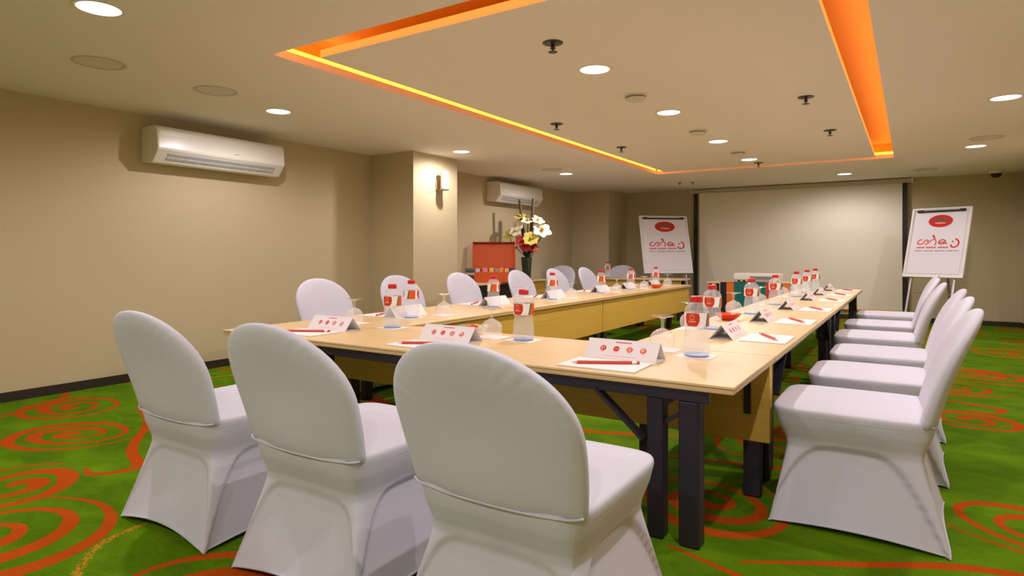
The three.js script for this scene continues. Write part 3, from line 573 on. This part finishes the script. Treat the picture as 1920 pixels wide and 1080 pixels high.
// bowls of sweets
function bowl(x, z, r, m, label, cat, fill) {
  const t = thing('sweet_bowl', label, cat, [x, TH, z], 0, 'bowls on the tables');
  mesh('dish', lathe([[0, 0.004], [r * 0.45, 0.0], [r * 0.5, 0.006], [r * 0.8, 0.03], [r, 0.055], [r * 0.975, 0.057], [r * 0.75, 0.035], [r * 0.4, 0.012], [0, 0.01]], 32), m, t);
  if (fill) {
    const cols = [lin(0.6, 0.05, 0.02), lin(0.75, 0.2, 0.02), lin(0.8, 0.45, 0.03), lin(0.75, 0.2, 0.3), lin(0.1, 0.35, 0.06), lin(0.8, 0.8, 0.78)];
    for (let k = 0; k < 6; k++) {
      const a = k * 2.4, q = r * 0.5 * Math.sqrt(k / 6), o = thing('wrapped_sweet', `${['red', 'orange', 'yellow', 'pink', 'green', 'white'][k]} wrapped sweet in the glass bowl on the front table`, 'sweet', [x + q * Math.cos(a), TH + 0.035 + (k < 3 ? 0.018 : 0.008), z + q * Math.sin(a)], a, 'wrapped sweets in the glass bowl');
      const g = new THREE.SphereGeometry(0.017, 10, 8); g.scale(1.25, 0.8, 0.9); mesh('sweet', g, std({ color: cols[k], roughness: 0.35 }), o);
      for (const s of [-1, 1]) { const w = new THREE.ConeGeometry(0.011, 0.016, 8); w.rotateZ(s * Math.PI / 2); w.translate(s * 0.026, 0, 0); mesh('wrapper_twist', w, o.children[0].material, o); }
    }
  }
}
bowl(-2.53, -3.44, 0.12, M.glass, 'small clear glass bowl of wrapped sweets on the front table', 'bowl', true);
bowl(-1.27, -5.3, 0.105, std({ color: lin(0.72, 0.045, 0.012), roughness: 0.35 }), 'small red bowl on the right row table', 'bowl');
bowl(-3.4, -9.55, 0.105, std({ color: lin(0.75, 0.13, 0.012), roughness: 0.35 }), 'small orange bowl on the left row table', 'bowl');

// ---------------------------------------------------------------- far end: back table, projector table
{
  const H = 0.805;
  const t = thing('side_table', 'narrow wood table with front panel beyond the left row', 'table', [0, 0, 0]);
  mesh('table_top', rbx(-5.8, -3.65, H - 0.03, H, -12.2, -11.7, 0.005), M.tableTop, t);
  mesh('front_panel', rbx(-5.75, -3.7, H - 0.43, H - 0.04, -11.78, -11.76, 0.003), M.panel, t);
  for (const x of [-5.68, -3.76]) for (const z of [-11.83, -12.1]) mesh('leg', rbx(x - 0.03, x + 0.03, 0, H - 0.03, z - 0.03, z + 0.03, 0.006), M.darkMetal, t);
  bottle(-5.28, -11.9, 4.2, 'red capped water bottle on the narrow back table', H); bottle(-6.3, -10.3, 4.2, 'red capped water bottle at the far end of the side counter', CH);
}
{
  const H = 0.775;
  const t = thing('projector_table', 'small wooden projector table before the screen', 'table', [-2.45, 0, -11.9]);
  mesh('table_top', rbx(-0.72, 0.72, H - 0.028, H, -0.3, 0.3, 0.005), M.tableTop, t);
  for (const x of [-0.66, 0.66]) for (const z of [-0.25, 0.25]) mesh('leg', rbx(x - 0.03, x + 0.03, 0, H - 0.028, z - 0.03, z + 0.03, 0.006), M.darkMetal, t);
  const p = thing('projector', 'flat white projector on the small table before the screen', 'projector', [-2.33, H, -11.95], -0.1);
  mesh('body', rb(0.78, 0.13, 0.4, 0.035, 0, 0.1, 0), M.white, p);
  mesh('front_grille', rb(0.42, 0.05, 0.01, 0.004, 0.12, 0.085, 0.2), std({ color: lin(0.2, 0.22, 0.25), roughness: 0.5 }), p);
  mesh('lens', (() => { const g = lathe([[0, 0], [0.05, 0.0], [0.055, 0.03], [0.045, 0.035], [0, 0.03]], 24); g.rotateX(-Math.PI / 2); g.translate(-0.22, 0.1, -0.2); return g; })(), M.blackMetal, p);
  for (const x of [-0.3, 0.3]) for (const z of [-0.14, 0.14]) mesh('foot', (() => { const g = new THREE.CylinderGeometry(0.02, 0.02, 0.04, 12); g.translate(x, 0.02, z); return g; })(), M.blackMetal, p);
  // coloured cloth hung over the front of the table
  const c = thing('cloth_banner', 'teal orange and black cloth hung over the front of the projector table', 'banner', [-2.33, 0, -11.585]);
  const bands = [[-0.58, -0.47, lin(0.01, 0.01, 0.015), 'black_band'], [-0.47, -0.34, lin(0.75, 0.16, 0.015), 'orange_band'], [-0.34, 0.2, lin(0.004, 0.14, 0.13), 'teal_band'], [0.2, 0.40, lin(0.5, 0.06, 0.012), 'rust_band'], [0.40, 0.5, lin(0.03, 0.008, 0.012), 'black_band'], [0.5, 0.58, lin(0.75, 0.18, 0.02), 'orange_band']];
  for (const [a, b, col, nm] of bands) {
    const f = (z0) => (u, v) => { const x = a + (b - a) * u, y = 0.16 + (H + 0.004 - 0.16) * v; return [x, y, 0.022 + 0.014 * Math.sin(x * 16) * (1 - v * 0.8) + z0]; };
    const g = merge([gridGeo(10, 12, f(0.004)), gridGeo(10, 12, f(-0.002))]); mesh(nm, g, std({ color: col, roughness: 0.85, side: THREE.DoubleSide }), c);
    mesh('top_fold', rbx(a, b, H + 0.0008, H + 0.006, -0.1, 0.034, 0.002), std({ color: nm === 'teal_band' ? col : lin(0.75, 0.17, 0.02), roughness: 0.85 }), c);
  }
}
// ---------------------------------------------------------------- counter, chest, flowers by the left wall
{
  const t = thing('side_counter', 'low wood counter along the left wall under the far air conditioner', 'counter', [0, 0, 0]);
  mesh('counter_top', rbx(XL + 0.003, -5.9, CH - 0.03, CH, -10.5, -7.9, 0.005), M.tableTop, t);
  mesh('front_panel', rbx(-5.98, -5.96, CH - 0.45, CH - 0.032, -10.47, -9.7, 0.003), M.panel, t);
  for (const z of [-8.0, -9.6, -10.4]) for (const x of [-6.55, -6.0]) mesh('leg', rbx(x - 0.03, x + 0.03, 0, CH - 0.03, z - 0.03, z + 0.03, 0.006), M.darkMetal, t);
  mesh('dark_skirt', rbx(-5.975, -5.955, 0.03, CH - 0.04, -9.66, -7.95, 0.004), M.blackMetal, t);
}
{
  const yaw = YAW, ca = Math.cos(yaw), sa = Math.sin(yaw), o = [-6.08, CH, -8.88], W = 0.76, D = 0.30, HB = 0.21, th = 0.016;
  const t = thing('orange_chest', 'open orange wooden chest with raised lid on the side counter', 'chest', o, yaw);
  const rim = std({ color: lin(0.26, 0.018, 0.008), roughness: 0.5 });
  mesh('front_board', rbx(-W / 2, W / 2, 0.0, HB - 0.03, D / 2 - th, D / 2), M.orange, t); mesh('rear_board', rbx(-W / 2, W / 2, 0, HB, -D / 2, -D / 2 + th), M.orange, t);
  for (const s of [-1, 1]) mesh('side_board', rbx(s * (W / 2 - th / 2) - th / 2, s * (W / 2 - th / 2) + th / 2, 0, HB - 0.015, -D / 2 + th, D / 2 - th), M.orange, t);
  mesh('bottom_board', rbx(-W / 2 + th, W / 2 - th, 0, th, -D / 2 + th, D / 2 - th), M.orange, t);
  const lid = new THREE.Group(); lid.name = 'lid'; lid.position.set(0, HB, -D / 2 - 0.002); lid.rotation.x = -0.16; t.add(lid);
  const LH = 0.50;
  mesh('lid_panel', rbx(-W / 2, W / 2, 0, LH, -0.09, -0.075), M.orange, lid);
  mesh('lid_top_edge', rbx(-W / 2, W / 2, LH - th, LH, -0.075, 0.0), rim, lid); mesh('lid_bottom_edge', rbx(-W / 2, W / 2, 0, th, -0.075, 0.0), rim, lid);
  for (const s of [-1, 1]) mesh('lid_side_edge', rbx(s * (W / 2 - th / 2) - th / 2, s * (W / 2 - th / 2) + th / 2, th, LH - th, -0.075, 0), M.orange, lid);
  const place = (lx, ly, lz) => [o[0] + lx * ca + lz * sa, o[1] + ly, o[2] - lx * sa + lz * ca];
  const pk = [[-0.28, lin(0.55, 0.6, 0.75), 'pale blue'], [-0.16, lin(0.75, 0.4, 0.05), 'amber'], [-0.14, lin(0.85, 0.16, 0.42), 'pink'], [-0.04, lin(0.8, 0.5, 0.08), 'yellow'], [0.05, lin(0.3, 0.3, 0.12), 'olive'], [0.13, lin(0.85, 0.25, 0.1), 'coral'], [0.225, lin(0.7, 0.5, 0.06), 'mustard'], [0.31, lin(0.05, 0.03, 0.1), 'dark violet']];
  pk.forEach(([x, c, n], i) => {
    const g = rb(0.078, 0.215, 0.03, 0.012); g.rotateX(-0.25); const p = place(x, 0.13 + (i % 2) * 0.012, i === 2 ? 0.06 : -0.02 - (i % 3) * 0.01);
    const q = mesh(numbered('snack_packet'), g, std({ color: c, roughness: 0.4 }), scene); q.position.set(...p); q.rotation.y = yaw; tag(q, `${n} snack packet standing in the orange chest`, 'packet', 'snack packets in the chest');
  });
  const d = thing('condiment_box', 'dark brown box with grey lid left of the orange chest', 'box', [-6.16, CH, -8.3], yaw);
  mesh('box', rb(0.14, 0.2, 0.16, 0.01, 0, 0.1, 0), std({ color: lin(0.09, 0.035, 0.02), roughness: 0.5 }), d); mesh('lid', rb(0.15, 0.05, 0.17, 0.01, 0, 0.226, 0), std({ color: lin(0.10, 0.11, 0.10), roughness: 0.5 }), d); mesh('label_band', rb(0.142, 0.045, 0.162, 0.008, 0, 0.16, 0), std({ color: lin(0.5, 0.42, 0.38), roughness: 0.6 }), d);
}
{ // flower arrangement
  const t = thing('flower_vase', 'tall dark glass vase of white lilies, red blooms and bare sticks', 'flowers', [-6.0, CH, -9.85], 0);
  const green = phy({ color: lin(0.02, 0.05, 0.022), roughness: 0.15, clearcoat: 0.5 });
  mesh('vase', lathe([[0, 0.0], [0.075, 0.0], [0.078, 0.01], [0.085, 0.2], [0.105, 0.42], [0.108, 0.43], [0.098, 0.425], [0.078, 0.2], [0, 0.02]], 28), green, t);
  const tube = (pts, r) => new THREE.TubeGeometry(new THREE.CatmullRomCurve3(pts.map(p => new THREE.Vector3(...p))), 16, r, 8, false);
  const stick = std({ color: lin(0.12, 0.085, 0.035), roughness: 0.8 });
  // across the picture: along the camera's right (cos yaw, 0, -sin yaw)
  const ac = (s, y, d = 0) => [s * Math.cos(YAW) + d * Math.sin(YAW), y, -s * Math.sin(YAW) + d * Math.cos(YAW)];
  mesh('tall_stick', tube([ac(0, 0.1), ac(-0.03, 0.7), ac(-0.09, 1.1), ac(-0.13, 1.5)], 0.026), stick, t); mesh('tall_stick', tube([ac(0.02, 0.1), ac(0.06, 0.7), ac(0.1, 1.1), ac(0.13, 1.52)], 0.03), stick, t);
  const leafM = phy({ color: lin(0.02, 0.07, 0.025), roughness: 0.5, side: THREE.DoubleSide });
  function petal(L, w, curl, col, up) { // pointed curved petal along +y opening outwards to +z
    return gridGeo(6, 10, (u, v) => { const x = (u - 0.5) * 2 * w * Math.sin(Math.PI * Math.pow(v, 0.8)) * 0.98 + (u - 0.5) * 0.006, out = L * Math.sin(v * curl) / Math.max(0.4, curl), y = L * (1 - Math.cos(v * curl)) * -up + L * v * up; return [x, y, out + 0.35 * Math.abs(u - 0.5) * w]; });
  }
  for (let i = 0; i < 16; i++) {
    const g = petal(rr(0.26, 0.4), 0.032, rr(0.9, 1.6), null, rr(0.5, 0.95)); g.rotateY(i * 2.4); g.translate(...ac(rr(-0.05, 0.05), 0.4 + rr(0, 0.2), rr(-0.04, 0.04))); mesh('leaf', g, leafM, t);
  }
  function bloom(p, size, m, cm, n, tilt, az) {
    const f = new THREE.Group(); f.name = 'bloom'; f.position.set(...p); f.rotation.set(0, az, 0); t.add(f);
    for (let i = 0; i < n; i++) { const g = petal(size * (i % 2 ? 1 : 0.9), size * 0.27, 1.25, null, 0.55); g.rotateY(i * 2 * Math.PI / n); g.rotateX(tilt); mesh('petal', g, m, f); }
    const cg = new THREE.SphereGeometry(size * 0.16, 10, 8); cg.translate(0, size * 0.22, 0); cg.rotateX(tilt); mesh('flower_centre', cg, cm, f);
    mesh('stem', tube([[0, 0, 0], [0, -0.12, -0.02], new THREE.Vector3(-p[0], 0.42 - p[1], -p[2]).applyAxisAngle(new THREE.Vector3(0, 1, 0), -az).toArray()], 0.008), leafM, f);
  }
  const whiteP = std({ color: lin(0.86, 0.82, 0.66), roughness: 0.6, side: THREE.DoubleSide }), yel = std({ color: lin(0.72, 0.62, 0.12), roughness: 0.6, side: THREE.DoubleSide }), redP = std({ color: lin(0.45, 0.02, 0.015), roughness: 0.5, side: THREE.DoubleSide }), core = std({ color: lin(0.6, 0.45, 0.04), roughness: 0.7 });
  const facing = YAW;
  const spots = [[0.27, 0.92, 0.05, 0.25, whiteP, core, 6, 1.0, 0.3], [0.2, 1.1, 0, 0.18, whiteP, core, 6, 0.7, 0.5], [0.02, 1.1, 0, 0.19, whiteP, core, 6, 0.6, 0], [-0.16, 1.0, 0.03, 0.19, whiteP, core, 6, 0.9, -0.5],
    [0.07, 0.76, 0.14, 0.2, yel, core, 8, 1.1, 0], [-0.3, 0.84, 0.06, 0.18, yel, core, 6, 1.0, -0.6], [-0.12, 1.17, 0, 0.16, yel, core, 6, 0.5, -0.3], [-0.2, 0.9, 0.1, 0.17, whiteP, core, 6, 1.0, -0.4],
    [-0.09, 0.72, 0.13, 0.16, redP, redP, 8, 1.0, -0.2], [-0.02, 0.62, 0.15, 0.15, redP, redP, 8, 1.1, 0], [0.11, 0.6, 0.13, 0.14, redP, redP, 8, 1.1, 0.2]];
  for (const [x, y, d, size, m, cm, n, tilt, az] of spots) bloom(ac(x, y, d), size, m, cm, n, tilt, facing + az);
}
renderer.render(scene, camera);
